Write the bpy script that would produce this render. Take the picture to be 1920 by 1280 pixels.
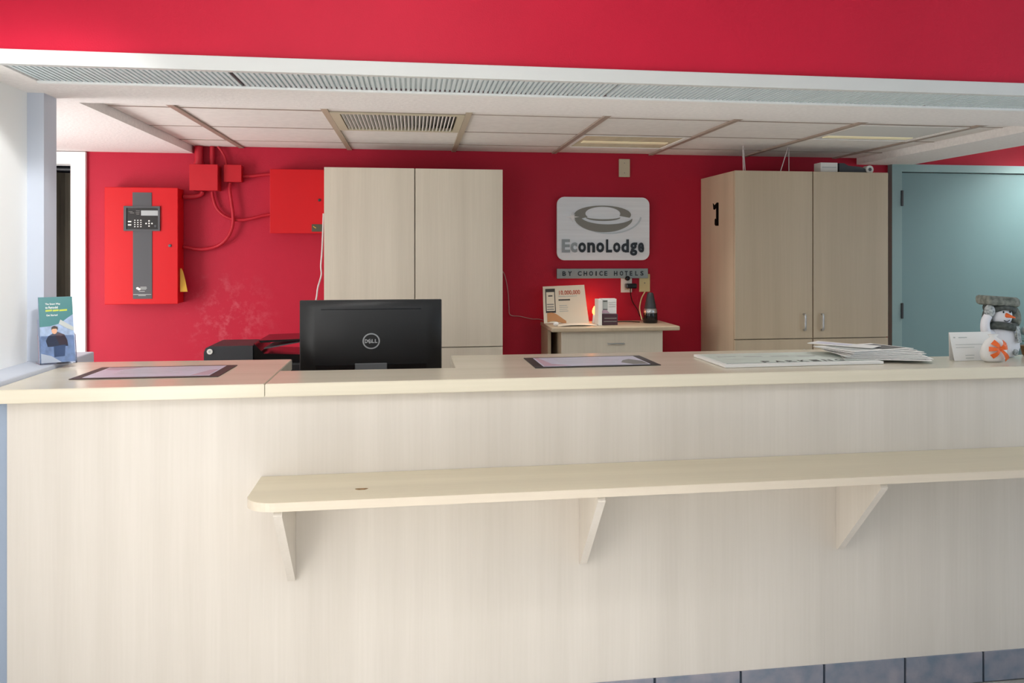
import bpy, bmesh, math, random
from mathutils import Vector, Matrix, Euler
random.seed(7)
PI = math.pi
for o in list(bpy.data.objects): bpy.data.objects.remove(o)
S = bpy.context.scene
C = S.collection

# ---------------------------------------------------------------- camera
cd = bpy.data.cameras.new('camera')
cam = bpy.data.objects.new('camera', cd); C.objects.link(cam)
cam.location = (0, 0, 1.5)
cam.rotation_euler = (PI/2, 0, -math.radians(9.517))
cd.sensor_width = 36; cd.lens = 36*1700/1920
cd.shift_x = -100/1920; cd.shift_y = -170/1920
cd.clip_start = .05
S.camera = cam
# ---------------------------------------------------------------- world, lights, exposure
S.view_settings.view_transform = 'Standard'; S.view_settings.look = 'None'
S.view_settings.gamma = 1; S.view_settings.use_curve_mapping = False
S.view_settings.exposure = 0.0
W = bpy.data.worlds.new('world'); S.world = W; W.use_nodes = True
W.node_tree.nodes['Background'].inputs[0].default_value = (.80, .90, 1, 1)
W.node_tree.nodes['Background'].inputs[1].default_value = .4
def area(name, loc, tgt, sx, sy, power, col, spread=PI):
    l = bpy.data.lights.new(name, 'AREA'); l.shape = 'RECTANGLE'; l.size = sx; l.size_y = sy
    l.energy = power; l.color = col; l.spread = spread
    o = bpy.data.objects.new(name, l); C.objects.link(o); o.location = loc
    d = Vector(tgt)-Vector(loc)
    o.rotation_euler = d.to_track_quat('-Z', 'Y').to_euler()
    return o
area('lobby_left_window', (-1.25, 1.35, 1.10), (.1, 2.5, 1.0), 1.2, 1.5, 23, (1, .98, .95))
area('lobby_overhead_fill', (-.25, 1.1, 2.6), (-.6, 2.5, .5), 1.0, .8, 19, (1, .985, .965))  # added overhead fill for the left wall and counter, no known lamp
area('floor_bounce_fill_middle', (.5, 1.0, 2.66), (.5, 1.2, 0), .5, .5, 35, (.98, .99, 1), math.radians(70))  # added light on the lobby floor, its bounce lifts the ceilings
area('floor_bounce_fill_left', (-.5, 1.3, 2.66), (-.5, 1.4, 0), .5, .5, 18, (1, .99, .98), math.radians(60))  # second added floor light, more upward bounce on the left
area('lobby_right_fill', (4.15, .6, 1.5), (-1.3, 2.4, 1.3), 2.2, 1.9, 17, (.68, .84, 1))  # cool fill added from the right to brighten the left wall
area('lobby_right_near_fill', (4.15, 2.2, 1.5), (-1.3, 2.4, 1.4), 1.2, 1.9, 17, (.62, .81, 1))  # nearer cool fill added for the counter's right end, no door here
area('office_side_window', (-2.62, 4.45, 1.25), (-.5, 4.7, 1.75), 1.4, 1.3, 14, (1, .98, .97))
area('office_corner_fill', (-2.62, 3.9, 1.25), (-.5, 5.2, 1.5), .9, 1.3, 36, (1, .98, .97))  # extra light added beside the side window to balance the office
area('office_ceiling_lamp', (2.335, 4.235, 2.078), (2.0, 3.5, 0), .4, .4, 7, (1, .985, .95), math.radians(100))
area('office_ceiling_fill', (1.135, 4.78, 2.078), (1.1, 4.3, 0), .4, .3, 5, (1, .985, .95), math.radians(100))  # fill added under the yellowed lens to make up for dim ceilings
area('hall_ceiling_lamp', (4.10, 4.85, 2.25), (4.0, 5.1, 0), .3, .4, 11, (.95, 1, .95), math.radians(130))
sl = bpy.data.lights.new('left_wall_fill_spot', 'SPOT'); sl.energy = 85; sl.spot_size = math.radians(42); sl.spot_blend = .7; sl.shadow_soft_size = .08  # spot added only to whiten the left wall, no known fixture
so = bpy.data.objects.new('left_wall_fill_spot', sl); C.objects.link(so); so.location = (-.35, 2.05, 2.45)
so.rotation_euler = (Vector((-1.33, 2.98, 1.60))-so.location).to_track_quat('-Z', 'Y').to_euler()


# ---------------------------------------------------------------- materials
def lin(h):
    h = h.lstrip('#'); r = []
    for i in (0, 2, 4):
        c = int(h[i:i+2], 16)/255
        r.append(c/12.92 if c <= .04045 else ((c+.055)/1.055)**2.4)
    return tuple(r)
def mat(name, col, rough=.5, metal=0, var=0, vscale=(8, 8, 8), bump=0, bscale=200, spec=.5, trans=0, alpha=1, emit=None, coat=0, col2=None):
    m = bpy.data.materials.new(name); m.use_nodes = True
    nt = m.node_tree; b = nt.nodes['Principled BSDF']
    if isinstance(col, str): col = lin(col)
    b.inputs['Roughness'].default_value = rough; b.inputs['Metallic'].default_value = metal
    b.inputs['Specular IOR Level'].default_value = spec
    b.inputs['Transmission Weight'].default_value = trans; b.inputs['Alpha'].default_value = alpha
    b.inputs['Coat Weight'].default_value = coat
    b.inputs['Base Color'].default_value = (*col, 1)
    if emit: b.inputs['Emission Color'].default_value = (*emit[0], 1); b.inputs['Emission Strength'].default_value = emit[1]
    g = None
    if var or bump:
        g = nt.nodes.new('ShaderNodeNewGeometry')
    if var:
        mp = nt.nodes.new('ShaderNodeMapping'); mp.inputs['Scale'].default_value = vscale
        nz = nt.nodes.new('ShaderNodeTexNoise'); nz.inputs['Scale'].default_value = 1; nz.inputs['Detail'].default_value = 5
        rp = nt.nodes.new('ShaderNodeValToRGB')
        lo = col2 if col2 else tuple(c*(1-var) for c in col)
        hi = col if col2 else tuple(min(1, c*(1+var)) for c in col)
        rp.color_ramp.elements[0].position = .3; rp.color_ramp.elements[1].position = .7
        rp.color_ramp.elements[0].color = (*lo, 1); rp.color_ramp.elements[1].color = (*hi, 1)
        nt.links.new(g.outputs['Position'], mp.inputs[0]); nt.links.new(mp.outputs[0], nz.inputs['Vector'])
        nt.links.new(nz.outputs[0], rp.inputs[0]); nt.links.new(rp.outputs[0], b.inputs['Base Color'])
    if bump:
        nz = nt.nodes.new('ShaderNodeTexNoise'); nz.inputs['Scale'].default_value = bscale; nz.inputs['Detail'].default_value = 2
        bp = nt.nodes.new('ShaderNodeBump'); bp.inputs['Strength'].default_value = bump; bp.inputs['Distance'].default_value = .002
        nt.links.new(g.outputs['Position'], nz.inputs['Vector'])
        nt.links.new(nz.outputs[0], bp.inputs['Height']); nt.links.new(bp.outputs[0], b.inputs['Normal'])
    return m
def wood(name, base, axis, rough=.4, amt=.07):
    m = bpy.data.materials.new(name); m.use_nodes = True
    nt = m.node_tree; b = nt.nodes['Principled BSDF']; b.inputs['Roughness'].default_value = rough
    g = nt.nodes.new('ShaderNodeNewGeometry'); base = lin(base)
    def layer(sc, lo, hi, detail):
        mp = nt.nodes.new('ShaderNodeMapping')
        v = [sc, sc, sc]; v[axis] = sc*.03; mp.inputs['Scale'].default_value = v
        nz = nt.nodes.new('ShaderNodeTexNoise'); nz.inputs['Scale'].default_value = 1; nz.inputs['Detail'].default_value = detail
        rp = nt.nodes.new('ShaderNodeValToRGB')
        rp.color_ramp.elements[0].position = .32; rp.color_ramp.elements[1].position = .68
        rp.color_ramp.elements[0].color = (*lo, 1); rp.color_ramp.elements[1].color = (*hi, 1)
        nt.links.new(g.outputs['Position'], mp.inputs[0]); nt.links.new(mp.outputs[0], nz.inputs['Vector']); nt.links.new(nz.outputs[0], rp.inputs[0])
        return rp
    a = layer(9, tuple(c*k for c, k in zip(base, (1-amt, 1-amt*1.1, 1-amt*1.3))), tuple(c*(1+amt) for c in base), 3)
    f = layer(120, (1-amt*.7, 1-amt*.7, 1-amt*.9), (1, 1, 1), 4)
    mx = nt.nodes.new('ShaderNodeMix'); mx.data_type = 'RGBA'; mx.blend_type = 'MULTIPLY'; mx.inputs['Factor'].default_value = 1
    nt.links.new(a.outputs[0], mx.inputs['A']); nt.links.new(f.outputs[0], mx.inputs['B'])
    nt.links.new(mx.outputs['Result'], b.inputs['Base Color'])
    return m
def wall_paint(name, col, scuff=None):
    m = mat(name, col, .5, var=.05, vscale=(3, 3, 3), bump=.35, bscale=220, spec=.22)
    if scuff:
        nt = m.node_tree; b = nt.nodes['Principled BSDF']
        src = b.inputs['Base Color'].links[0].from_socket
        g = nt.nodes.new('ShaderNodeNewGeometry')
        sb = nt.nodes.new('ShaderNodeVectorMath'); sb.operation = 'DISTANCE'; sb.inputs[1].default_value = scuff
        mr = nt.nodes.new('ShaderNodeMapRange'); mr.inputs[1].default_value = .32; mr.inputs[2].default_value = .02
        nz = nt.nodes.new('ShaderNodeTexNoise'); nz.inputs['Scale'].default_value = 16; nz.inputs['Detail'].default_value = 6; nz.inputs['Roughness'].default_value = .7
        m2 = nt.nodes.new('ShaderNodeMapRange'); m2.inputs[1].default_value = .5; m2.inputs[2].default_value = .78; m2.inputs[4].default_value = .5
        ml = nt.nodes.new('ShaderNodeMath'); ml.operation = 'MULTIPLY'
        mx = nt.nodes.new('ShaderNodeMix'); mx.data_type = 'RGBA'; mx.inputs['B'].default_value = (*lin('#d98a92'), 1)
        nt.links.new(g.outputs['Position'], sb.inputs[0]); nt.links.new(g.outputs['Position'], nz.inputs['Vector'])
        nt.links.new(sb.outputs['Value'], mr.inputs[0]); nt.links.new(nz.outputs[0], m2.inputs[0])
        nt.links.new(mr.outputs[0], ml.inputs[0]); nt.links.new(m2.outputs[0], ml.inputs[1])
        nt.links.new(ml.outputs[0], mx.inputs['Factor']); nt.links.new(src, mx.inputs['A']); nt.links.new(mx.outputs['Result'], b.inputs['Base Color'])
    return m
M = {}
M['wood_v'] = wood('maple_laminate_upright', '#ded6cd', 2, .45, .05)
M['wood_h'] = wood('maple_laminate_lengthwise', '#e3dac6', 0, .24, .05)
M['wood_shelf'] = wood('maple_shelf_laminate', '#dbd1b8', 0, .4, .05)
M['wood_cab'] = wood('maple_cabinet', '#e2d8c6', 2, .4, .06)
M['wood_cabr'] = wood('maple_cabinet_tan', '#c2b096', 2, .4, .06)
M['wood_edge'] = wood('maple_edge', '#dccfbd', 0, .4, .04)
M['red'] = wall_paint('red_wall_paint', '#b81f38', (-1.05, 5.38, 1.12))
M['red_hdr'] = wall_paint('red_header_paint', '#c21b37')
M['white'] = mat('white_paint', '#f6f6f4', .5, bump=.1, bscale=120)
M['trimw'] = mat('soffit_trim_paint', '#cfd1cf', .5)
M['plaster'] = mat('ceiling_plaster', '#f2eeeb', .9, var=.05, vscale=(60, 60, 60), bump=.8, bscale=90)
M['tile'] = mat('ceiling_tile_board', '#efebe6', .9, var=.04, vscale=(30, 30, 30), bump=.5, bscale=300)
M['tbar'] = mat('grid_bar_metal', '#a8978a', .5, var=.1, vscale=(9, 9, 9))
M['tbar_l'] = mat('grid_bar_bright', '#bdb09a', .45)
M['ribbed'] = mat('ribbed_plastic', '#d3dee1', .5)
M['post'] = mat('pale_blue_white_paint', '#c6ccd8', .5)
M['bluegrey'] = mat('blue_grey_paint', '#9aa8bc', .6, bump=.2)
M['teal'] = mat('teal_door_paint', '#789599', .42, var=.03, vscale=(4, 4, 1))
M['tealf'] = mat('teal_frame_paint', '#8fa9ab', .4)
M['slate'] = mat('slate_tile', '#9a96a0', .55, var=.35, vscale=(14, 14, 14), col2=lin('#707c8c'), bump=.4, bscale=40)
M['grout'] = mat('grout', '#3f4a58', .9)
M['floor'] = mat('floor_tile', '#b9b6b0', .5, var=.2, vscale=(5, 5, 5))
M['black'] = mat('black_plastic', '#141517', .38, bump=.12, bscale=600)
M['blackg'] = mat('black_gloss', '#0c0c0e', .2)
M['dark'] = mat('dark_grey', '#34363a', .45)
M['grey'] = mat('mid_grey', '#5b5d60', .5)
M['silver'] = mat('silver', '#b9bcbe', .3, .85)
M['steel'] = mat('brushed_steel', '#f0f5fa', .4, .12, var=.04, vscale=(2, 2, 60))
M['strip'] = mat('grey_metal_strip', '#98a3a3', .4, .4)
M['letterlt'] = mat('pale_metal_letter', '#9ea6aa', .4, .3)
M['letter'] = mat('dark_metal_letter', '#3a3f42', .3, .6)
M['emblem'] = mat('grey_emblem', '#8a8a83', .45, .2)
M['emblemlt'] = mat('pale_emblem', '#c9d3d8', .35, .3)
M['spark'] = mat('spark_white', '#ffffff', .4)
M['firered'] = mat('fire_red_enamel', '#cb0d18', .4, spec=.25)
M['boxred'] = mat('box_red_enamel', '#c01c28', .45, spec=.25)
M['condred'] = mat('conduit_red', '#b81f30', .45, spec=.3)
M['charcoal'] = mat('charcoal_plate', '#45464a', .5)
M['lcd'] = mat('lcd_grey', '#a9aeaf', .3)
M['wht'] = mat('white_plastic', '#e8e6e0', .4)
M['ivory'] = mat('ivory_plastic', '#dccf9a', .4)
M['beige'] = mat('beige_plate', '#cfc6ac', .45)
M['yellow'] = mat('yellow_tag', '#d9a93a', .5)
M['olive'] = mat('olive_label', '#4c4a38', .5)
M['matbrd'] = mat('mat_border_brown', '#41302f', .5)
M['matbrd2'] = mat('mat_border_black', '#2a2829', .5)
M['paper'] = mat('white_paper', '#eceae6', .7, trans=0)
M['paperblue'] = mat('pale_lilac_paper', '#d6d4e6', .35)
M['paperwarm'] = mat('cream_paper', '#e9ddc8', .7)
M['print'] = mat('print_grey', '#8d8a86', .7)
M['printdk'] = mat('print_dark', '#3e3d3a', .7)
M['printlt'] = mat('print_pale', '#b9bdb9', .7)
M['printred'] = mat('print_red', '#c4553a', .7)
M['pink'] = mat('print_pink', '#c9a7b6', .6)
M['hand'] = mat('print_skin', '#c9905f', .7)
M['tealp'] = mat('leaflet_teal', '#1f6f70', .4)
M['photo1'] = mat('leaflet_blue', '#93a6c4', .4, var=.25, vscale=(60, 60, 40))
M['photo2'] = mat('leaflet_navy', '#2b3147', .4)
M['photo3'] = mat('leaflet_maroon', '#43252c', .4)
M['skin'] = mat('leaflet_skin', '#d7a27f', .5)
M['hair'] = mat('leaflet_hair', '#33241c', .5)
M['laptop'] = mat('leaflet_slate', '#41577a', .4)
M['yel2'] = mat('leaflet_yellow', '#b7c23a', .5)
M['acrylic'] = mat('clear_acrylic', '#eef4ff', .05, trans=1, spec=.5)
M['acrylic'].node_tree.nodes['Principled BSDF'].inputs['IOR'].default_value = 1.2
M['plum'] = mat('plum_holder', '#4b333c', .35)
M['amber'] = mat('amber_bulb', '#ffb26b', .4, emit=((1, .36, .12), 2.2))
M['cordw'] = mat('white_cord', '#dcd4d2', .5)
M['snow'] = mat('snowman_white', '#e9e9ee', .6, bump=.2, bscale=300)
M['camo'] = mat('camo_grey', '#8e9188', .8, var=.5, vscale=(55, 55, 55), col2=lin('#4f544b'), bump=.5, bscale=250)
M['camod'] = mat('camo_dark', '#5c615c', .8, var=.5, vscale=(70, 70, 70), col2=lin('#343a38'))
M['pattern'] = mat('patterned_knit', '#c9cdcc', .8, var=.5, vscale=(120, 120, 120), col2=lin('#6b7475'))
M['orange'] = mat('orange_ribbon', '#ee6a26', .45)
M['leaf'] = mat('leaf_green', '#4d7036', .5, var=.3, vscale=(60, 60, 60))
M['pot'] = mat('brown_pot', '#7a5a30', .6)
M['chip'] = mat('chipped_chipboard', '#8a6c46', .9, var=.4, vscale=(90, 90, 90))
M['lens'] = mat('yellowed_lens', '#cfc3a6', .25, var=.1, vscale=(30, 6, 6))
M['lensg'] = mat('grey_lens', '#d3d0ca', .45)
M['lamp'] = mat('dim_tube', '#f2e6bf', .4, emit=((1, .9, .6), .16))
M['brass'] = mat('hinge_metal', '#c6bfa4', .35, .8)
M['cloth'] = mat('dark_cloth', '#3a352b', .9, var=.3, vscale=(20, 20, 3))
M['cloth2'] = mat('slate_cloth', '#55566a', .9)

# ---------------------------------------------------------------- builders
ROOT = {}
class G:
    def __init__(s): s.v = []; s.f = []; s.sm = []
    def add(s, vs, fs, smooth=False):
        n = len(s.v); s.v += [Vector(p) for p in vs]
        for f in fs: s.f.append([i+n for i in f]); s.sm.append(smooth)
        return s
    def box(s, x0, x1, y0, y1, z0, z1, b=0):
        if b <= 0:
            return s.add([(x, y, z) for z in (z0, z1) for y in (y0, y1) for x in (x0, x1)],
                         [(0, 2, 3, 1), (4, 5, 7, 6), (0, 1, 5, 4), (2, 6, 7, 3), (0, 4, 6, 2), (1, 3, 7, 5)])
        bm = bmesh.new(); bmesh.ops.create_cube(bm, size=1)
        for v in bm.verts:
            v.co = Vector(((x0+x1)/2+v.co.x*(x1-x0), (y0+y1)/2+v.co.y*(y1-y0), (z0+z1)/2+v.co.z*(z1-z0)))
        bmesh.ops.bevel(bm, geom=bm.edges[:], offset=b, segments=2, affect='EDGES', profile=.5)
        return s.bm(bm)
    def bm(s, bm, smooth=False):
        bm.verts.index_update()
        s.add([v.co.copy() for v in bm.verts], [[v.index for v in f.verts] for f in bm.faces], smooth); bm.free(); return s
    def prism(s, pts, axis, a, b):
        """polygon pts (2-D, counter-clockwise or not) extruded along axis 0/1/2 from a to b"""
        def P(p, t):
            if axis == 0: return (t, p[0], p[1])
            if axis == 1: return (p[0], t, p[1])
            return (p[0], p[1], t)
        n = len(pts)
        vs = [P(p, a) for p in pts]+[P(p, b) for p in pts]
        return s.add(vs, [list(range(n)), list(range(2*n-1, n-1, -1))]+[(i, i+n, (i+1) % n+n, (i+1) % n) for i in range(n)])
    def band(s, A, B, axis, a, b):
        """strip between two polylines, with thickness"""
        for i in range(len(A)-1): s.prism([A[i], A[i+1], B[i+1], B[i]], axis, a, b)
        return s
    def tube(s, pts, r, n=8, caps=True, r1=None):
        pts = [Vector(p) for p in pts]; m = len(pts); vs = []
        up = None
        for i, p in enumerate(pts):
            d = (pts[min(i+1, m-1)]-pts[max(i-1, 0)]).normalized()
            if up is None: up = Vector((0, 0, 1)) if abs(d.z) < .9 else Vector((1, 0, 0))
            a = d.cross(up).normalized(); up = a.cross(d).normalized()
            rr = r if r1 is None else r+(r1-r)*i/(m-1)
            vs += [p+a*math.cos(2*PI*k/n)*rr+up*math.sin(2*PI*k/n)*rr for k in range(n)]
        fs = [(i*n+k, i*n+(k+1) % n, (i+1)*n+(k+1) % n, (i+1)*n+k) for i in range(m-1) for k in range(n)]
        s.add(vs, fs, True)
        if caps: s.add(vs[:n], [list(range(n-1, -1, -1))]); s.add(vs[-n:], [list(range(n))])
        return s
    def lathe(s, prof, c, n=20, axis='z'):
        vs = []
        for r, h in prof:
            for k in range(n):
                a = 2*PI*k/n
                if axis == 'z': vs.append((c[0]+r*math.cos(a), c[1]+r*math.sin(a), c[2]+h))
                elif axis == 'y': vs.append((c[0]+r*math.cos(a), c[1]+h, c[2]+r*math.sin(a)))
                else: vs.append((c[0]+h, c[1]+r*math.cos(a), c[2]+r*math.sin(a)))
        m = len(prof)
        s.add(vs, [(i*n+k, i*n+(k+1) % n, (i+1)*n+(k+1) % n, (i+1)*n+k) for i in range(m-1) for k in range(n)], True)
        s.add(vs[:n], [list(range(n-1, -1, -1))]); s.add(vs[-n:], [list(range(n))])
        return s
    def ball(s, c, r, rot=(0, 0, 0), u=20, v=12):
        bm = bmesh.new(); bmesh.ops.create_uvsphere(bm, u_segments=u, v_segments=v, radius=1)
        mt = Matrix.Translation(c) @ Euler(rot).to_matrix().to_4x4() @ Matrix.Diagonal((*r, 1))
        bm.transform(mt); return s.bm(bm, True)
    def sheet(s, fn, nu, nv, t):
        """thin curved sheet: fn(u,v)->point for u,v in 0..1, thickness t downwards along normal"""
        P = [[Vector(fn(i/nu, j/nv)) for j in range(nv+1)] for i in range(nu+1)]
        top = []; bot = []
        for i in range(nu+1):
            for j in range(nv+1):
                du = P[min(i+1, nu)][j]-P[max(i-1, 0)][j]; dv = P[i][min(j+1, nv)]-P[i][max(j-1, 0)]
                n = du.cross(dv).normalized(); top.append(P[i][j]); bot.append(P[i][j]-n*t)
        k = nv+1; N = len(top)
        fs = []; 
        for i in range(nu):
            for j in range(nv):
                a, b, c, d = i*k+j, (i+1)*k+j, (i+1)*k+j+1, i*k+j+1
                fs += [(a, b, c, d), (N+d, N+c, N+b, N+a)]
        for i in range(nu): fs += [(i*k, N+i*k, N+(i+1)*k, (i+1)*k), (i*k+nv, (i+1)*k+nv, N+(i+1)*k+nv, N+i*k+nv)]
        for j in range(nv): fs += [(j, j+1, N+j+1, N+j), (nu*k+j, N+nu*k+j, N+nu*k+j+1, nu*k+j+1)]
        return s.add(top+bot, fs)
    def build(s, name, m, parent=None, off=None):
        if off is None and parent is not None: off = ROOT.get(parent.name_full, Vector())
        base = Vector()
        if parent is None and off is None:
            xs = [v.x for v in s.v]; ys = [v.y for v in s.v]; zs = [v.z for v in s.v]
            base = Vector(((min(xs)+max(xs))/2, (min(ys)+max(ys))/2, min(zs))); off = base
        if off is None: off = Vector()
        me = bpy.data.meshes.new(name)
        me.from_pydata([tuple(v-off) for v in s.v], [], s.f)
        bm = bmesh.new(); bm.from_mesh(me); bmesh.ops.recalc_face_normals(bm, faces=bm.faces[:]); bm.to_mesh(me); bm.free()
        for p, q in zip(me.polygons, s.sm): p.use_smooth = q
        me.materials.append(m)
        o = bpy.data.objects.new(name, me); C.objects.link(o)
        if parent is not None: o.parent = parent
        else: o.location = base
        ROOT[o.name_full] = off
        return o
def tag(o, label=None, cat=None, group=None, kind=None):
    if label: o['label'] = label
    if cat: o['category'] = cat
    if group: o['group'] = group
    if kind: o['kind'] = kind
    return o
def thing(name, loc, label, cat, group=None, rz=0, local=False):
    o = bpy.data.objects.new(name, None); C.objects.link(o); o.location = loc; o.rotation_euler = (0, 0, rz)
    o.empty_display_size = .05
    ROOT[o.name_full] = Vector() if local else Vector(loc)
    return tag(o, label, cat, group)
def struct(name, g, m, parent=None):
    o = g.build(name, m, parent)
    if parent is None: o['kind'] = 'structure'
    return o
def B(*a, **k): return G().box(*a, **k)
def glyphs(s, bold=0, ext=0.001):
    cu = bpy.data.curves.new('t', 'FONT'); cu.body = s; cu.offset = bold; cu.extrude = ext; cu.resolution_u = 3
    ob = bpy.data.objects.new('t', cu); C.objects.link(ob)
    dg = bpy.context.evaluated_depsgraph_get()
    me = bpy.data.meshes.new_from_object(ob.evaluated_get(dg))
    vs = [v.co.copy() for v in me.vertices]; fs = [list(p.vertices) for p in me.polygons]
    bpy.data.objects.remove(ob); bpy.data.curves.remove(cu); bpy.data.meshes.remove(me)
    return vs, fs
def text(s, u0, u1, v0, v1, fn, ext=.001, bold=0):
    """lettering fitted to the box u0..u1, v0..v1; fn(u,v,w) gives the point on its surface"""
    vs, fs = glyphs(s, bold, 1)
    x0 = min(v.x for v in vs); x1 = max(v.x for v in vs); y0 = min(v.y for v in vs); y1 = max(v.y for v in vs)
    g = G()
    g.add([fn(u0+(v.x-x0)/(x1-x0)*(u1-u0), v0+(v.y-y0)/(y1-y0)*(v1-v0), (v.z+1)/2*ext) for v in vs], fs)
    return g
def spline(pts, n=6):
    P = [Vector(p) for p in pts]; P = [P[0]*2-P[1]]+P+[P[-1]*2-P[-2]]; out = []
    for i in range(1, len(P)-2):
        for k in range(n):
            t = k/n; a, b, c, d = P[i-1:i+3]
            out.append(.5*((2*b)+(c-a)*t+(2*a-5*b+4*c-d)*t*t+(3*b-a-3*c+d)*t**3))
    out.append(P[-2]); return out

# ================================================================ SETTING
ZL, ZT, YW = 2.05, 2.09, 5.4          # plaster level, tile level, back wall
struct('floor', B(-3, 4.4, -3, 6.6, -.1, 0), M['floor'])
# back wall with the left doorway cut out
g = G(); g.box(-1.80, 4.3, YW, YW+.1, 0, 2.7); g.box(-2.75, -2.42, YW, YW+.1, 0, 2.7); g.box(-2.42, -1.80, YW, YW+.1, 2.04, 2.7)
struct('wall_back', g, M['red'])
g = G(); g.box(-2.6, -1.3, 6.3, 6.36, 0, 2.4); g.box(-2.66, -2.6, 5.5, 6.36, 0, 2.4); g.box(-1.5, -1.44, 5.5, 6.3, 0, 2.4); g.box(-2.6, -1.5, 5.5, 6.3, 2.3, 2.36)
struct('wall_closet', g, M['cloth2'])
# white casing of that doorway
t1 = G(); t1.box(-1.862, -1.786, 5.375, 5.5, 0, 2.046); t1.box(-2.40, -1.862, 5.375, 5.5, 1.978, 2.046); t1.box(-2.46, -2.40, 5.375, 5.5, 0, 2.046)
struct('trim_1', t1, M['white'])
# office left wall, lobby left wall, right wall, wall behind the viewer
struct('wall_office', B(-2.78, -2.70, 3.3, 5.5, 0, 2.3), M['white'])
struct('wall_left', B(-1.45, -1.325, -3, 3.42, 0, 2.7), M['white'])
struct('wall_partition', B(-2.7, -1.45, 3.30, 3.42, 0, 2.3), M['white'])
struct('wall_right', B(4.2, 4.3, -3, 5.4, 0, 2.7), M['white'])
# post at the counter end, half wall under it, ledge on it
struct('wall_post', B(-1.40, -1.271, 3.42, 3.533, 1.115, ZL), M['post'])
struct('wall_half', G().box(-1.325, -1.205, 2.872, 3.70, 0, 1.058).box(-1.205, -1.166, 2.872, 2.90, 0, 1.058), M['bluegrey'])
struct('trim_2', B(-1.325, -1.203, 2.86, 3.715, 1.058, 1.115, b=.004), M['post'])
# ceilings
g = G()
g.box(-2.72, 4.2, 3.195, 3.62, ZL, 2.17)
g.box(-2.72, -1.225, 3.62, YW, ZL, 2.17)
g.box(2.79, 3.145, 3.62, YW, ZL, 2.17)
g.box(-1.225, 2.79, 3.62, YW, 2.125, 2.17)
g.box(-1.325, -1.203, 2.90, 3.195, ZL, 2.17)
ceil = struct('ceiling', g, M['plaster'])
struct('ceiling_lobby', B(-1.45, 4.3, -3, 2.9, 2.7, 2.78), M['white'])
struct('ceiling_hall', B(3.145, 4.3, 3.62, 5.5, 2.5, 2.58), M['white'])
# red header above the counter, white edge trim
struct('wall_header', B(-1.325, 4.2, 2.90, 2.96, 2.091, 2.75), M['red_hdr'])
struct('trim_3', B(-1.325, 4.2, 2.885, 2.915, 2.047, 2.091, b=.002), M['trimw'])
struct('trim_4', B(-1.203, 4.2, 3.18, 3.20, 2.044, 2.052), M['white'])
# suspended ceiling: bars, tiles
XB = [-.965+.6*i for i in range(7)]
YB = [3.945, 4.525, 5.08]
bars = XB
for i, x in enumerate(XB):
    B(x-.013, x+.013, 3.625, YW-.002, ZT-.006, ZT+.02).build('grid_bar', M['tbar_l'] if i in (1, 2) else M['tbar'], ceil)
for y in YB:
    B(-1.222, 2.788, y-.005, y+.005, ZT-.001, ZT+.015).build('cross_bar', M['tbar'], ceil)
XE = [-1.225]+XB+[2.79]; YE = [3.622]+YB+[YW]
for i in range(len(XE)-1):
    for j in range(len(YE)-1):
        if (XE[i], j) in ((XB[1], 1), (XB[3], 2), (XB[5], 1)): continue
        a = .014 if i else .003; b_ = .014 if i < len(XE)-2 else .003
        if XE[i+1]-XE[i] < .05: continue
        dz = random.uniform(0, .003)
        B(XE[i]+a, XE[i+1]-b_, YE[j]+.007, YE[j+1]-.007, ZT+dz, ZT+.014+dz).build('ceiling_tile', M['tile'], ceil)
# tile baseboard along the counter foot
bb = struct('baseboard_front', B(-1.165, 3.4, 2.872, 2.888, 0, .112), M['grout'])
for k in range(-6, 9):
    x = .776+.2943*k
    B(max(x+.004, -1.163), min(x+.290, 3.4), 2.864+random.uniform(-.001, .001), 2.874, .004, .108, b=.002).build('tile', M['slate'], bb)
# teal door at the right of the back wall
g = G(); g.box(3.004, 3.072, 5.345, YW+.02, 0, 2.052); g.box(3.072, 4.05, 5.345, YW+.02, 2.004, 2.052); g.box(3.99, 4.05, 5.345, YW+.02, 0, 2.004)
struct('trim_5', g, M['tealf'])
d1 = struct('door_1', B(3.077, 3.988, 5.362, 5.398, .01, 2.0, b=.002), M['teal'])
for z in (1.835, 1.118, .3):
    B(3.064, 3.080, 5.338, 5.36, z-.05, z+.05, b=.003).build('hinge', M['dark'], d1)
G().lathe([(.012, 0), (.012, -.03), (.028, -.036), (.03, -.06), (.018, -.07)], (3.92, 5.362, .98), 14, 'y').build('door_knob', M['silver'], d1)
# white lobby door in the left wall, its casing and hinges
g = G(); g.box(-1.325, -1.312, 3.052, 3.12, 1.116, 2.045); g.box(-1.325, -1.312, 2.1, 3.12, 1.99, 2.045)
struct('trim_6', g, M['white'])
d2 = struct('door_2', B(-1.325, -1.316, 2.14, 3.046, .01, 1.984, b=.002), M['white'])
for z in (1.78, .4):
    g = G(); g.tube([(-1.311, 3.05, z-.05), (-1.311, 3.05, z+.05)], .006, 10); g.box(-1.318, -1.311, 3.02, 3.05, z-.045, z+.045)
    g.build('hinge', M['brass'], d2)

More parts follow.
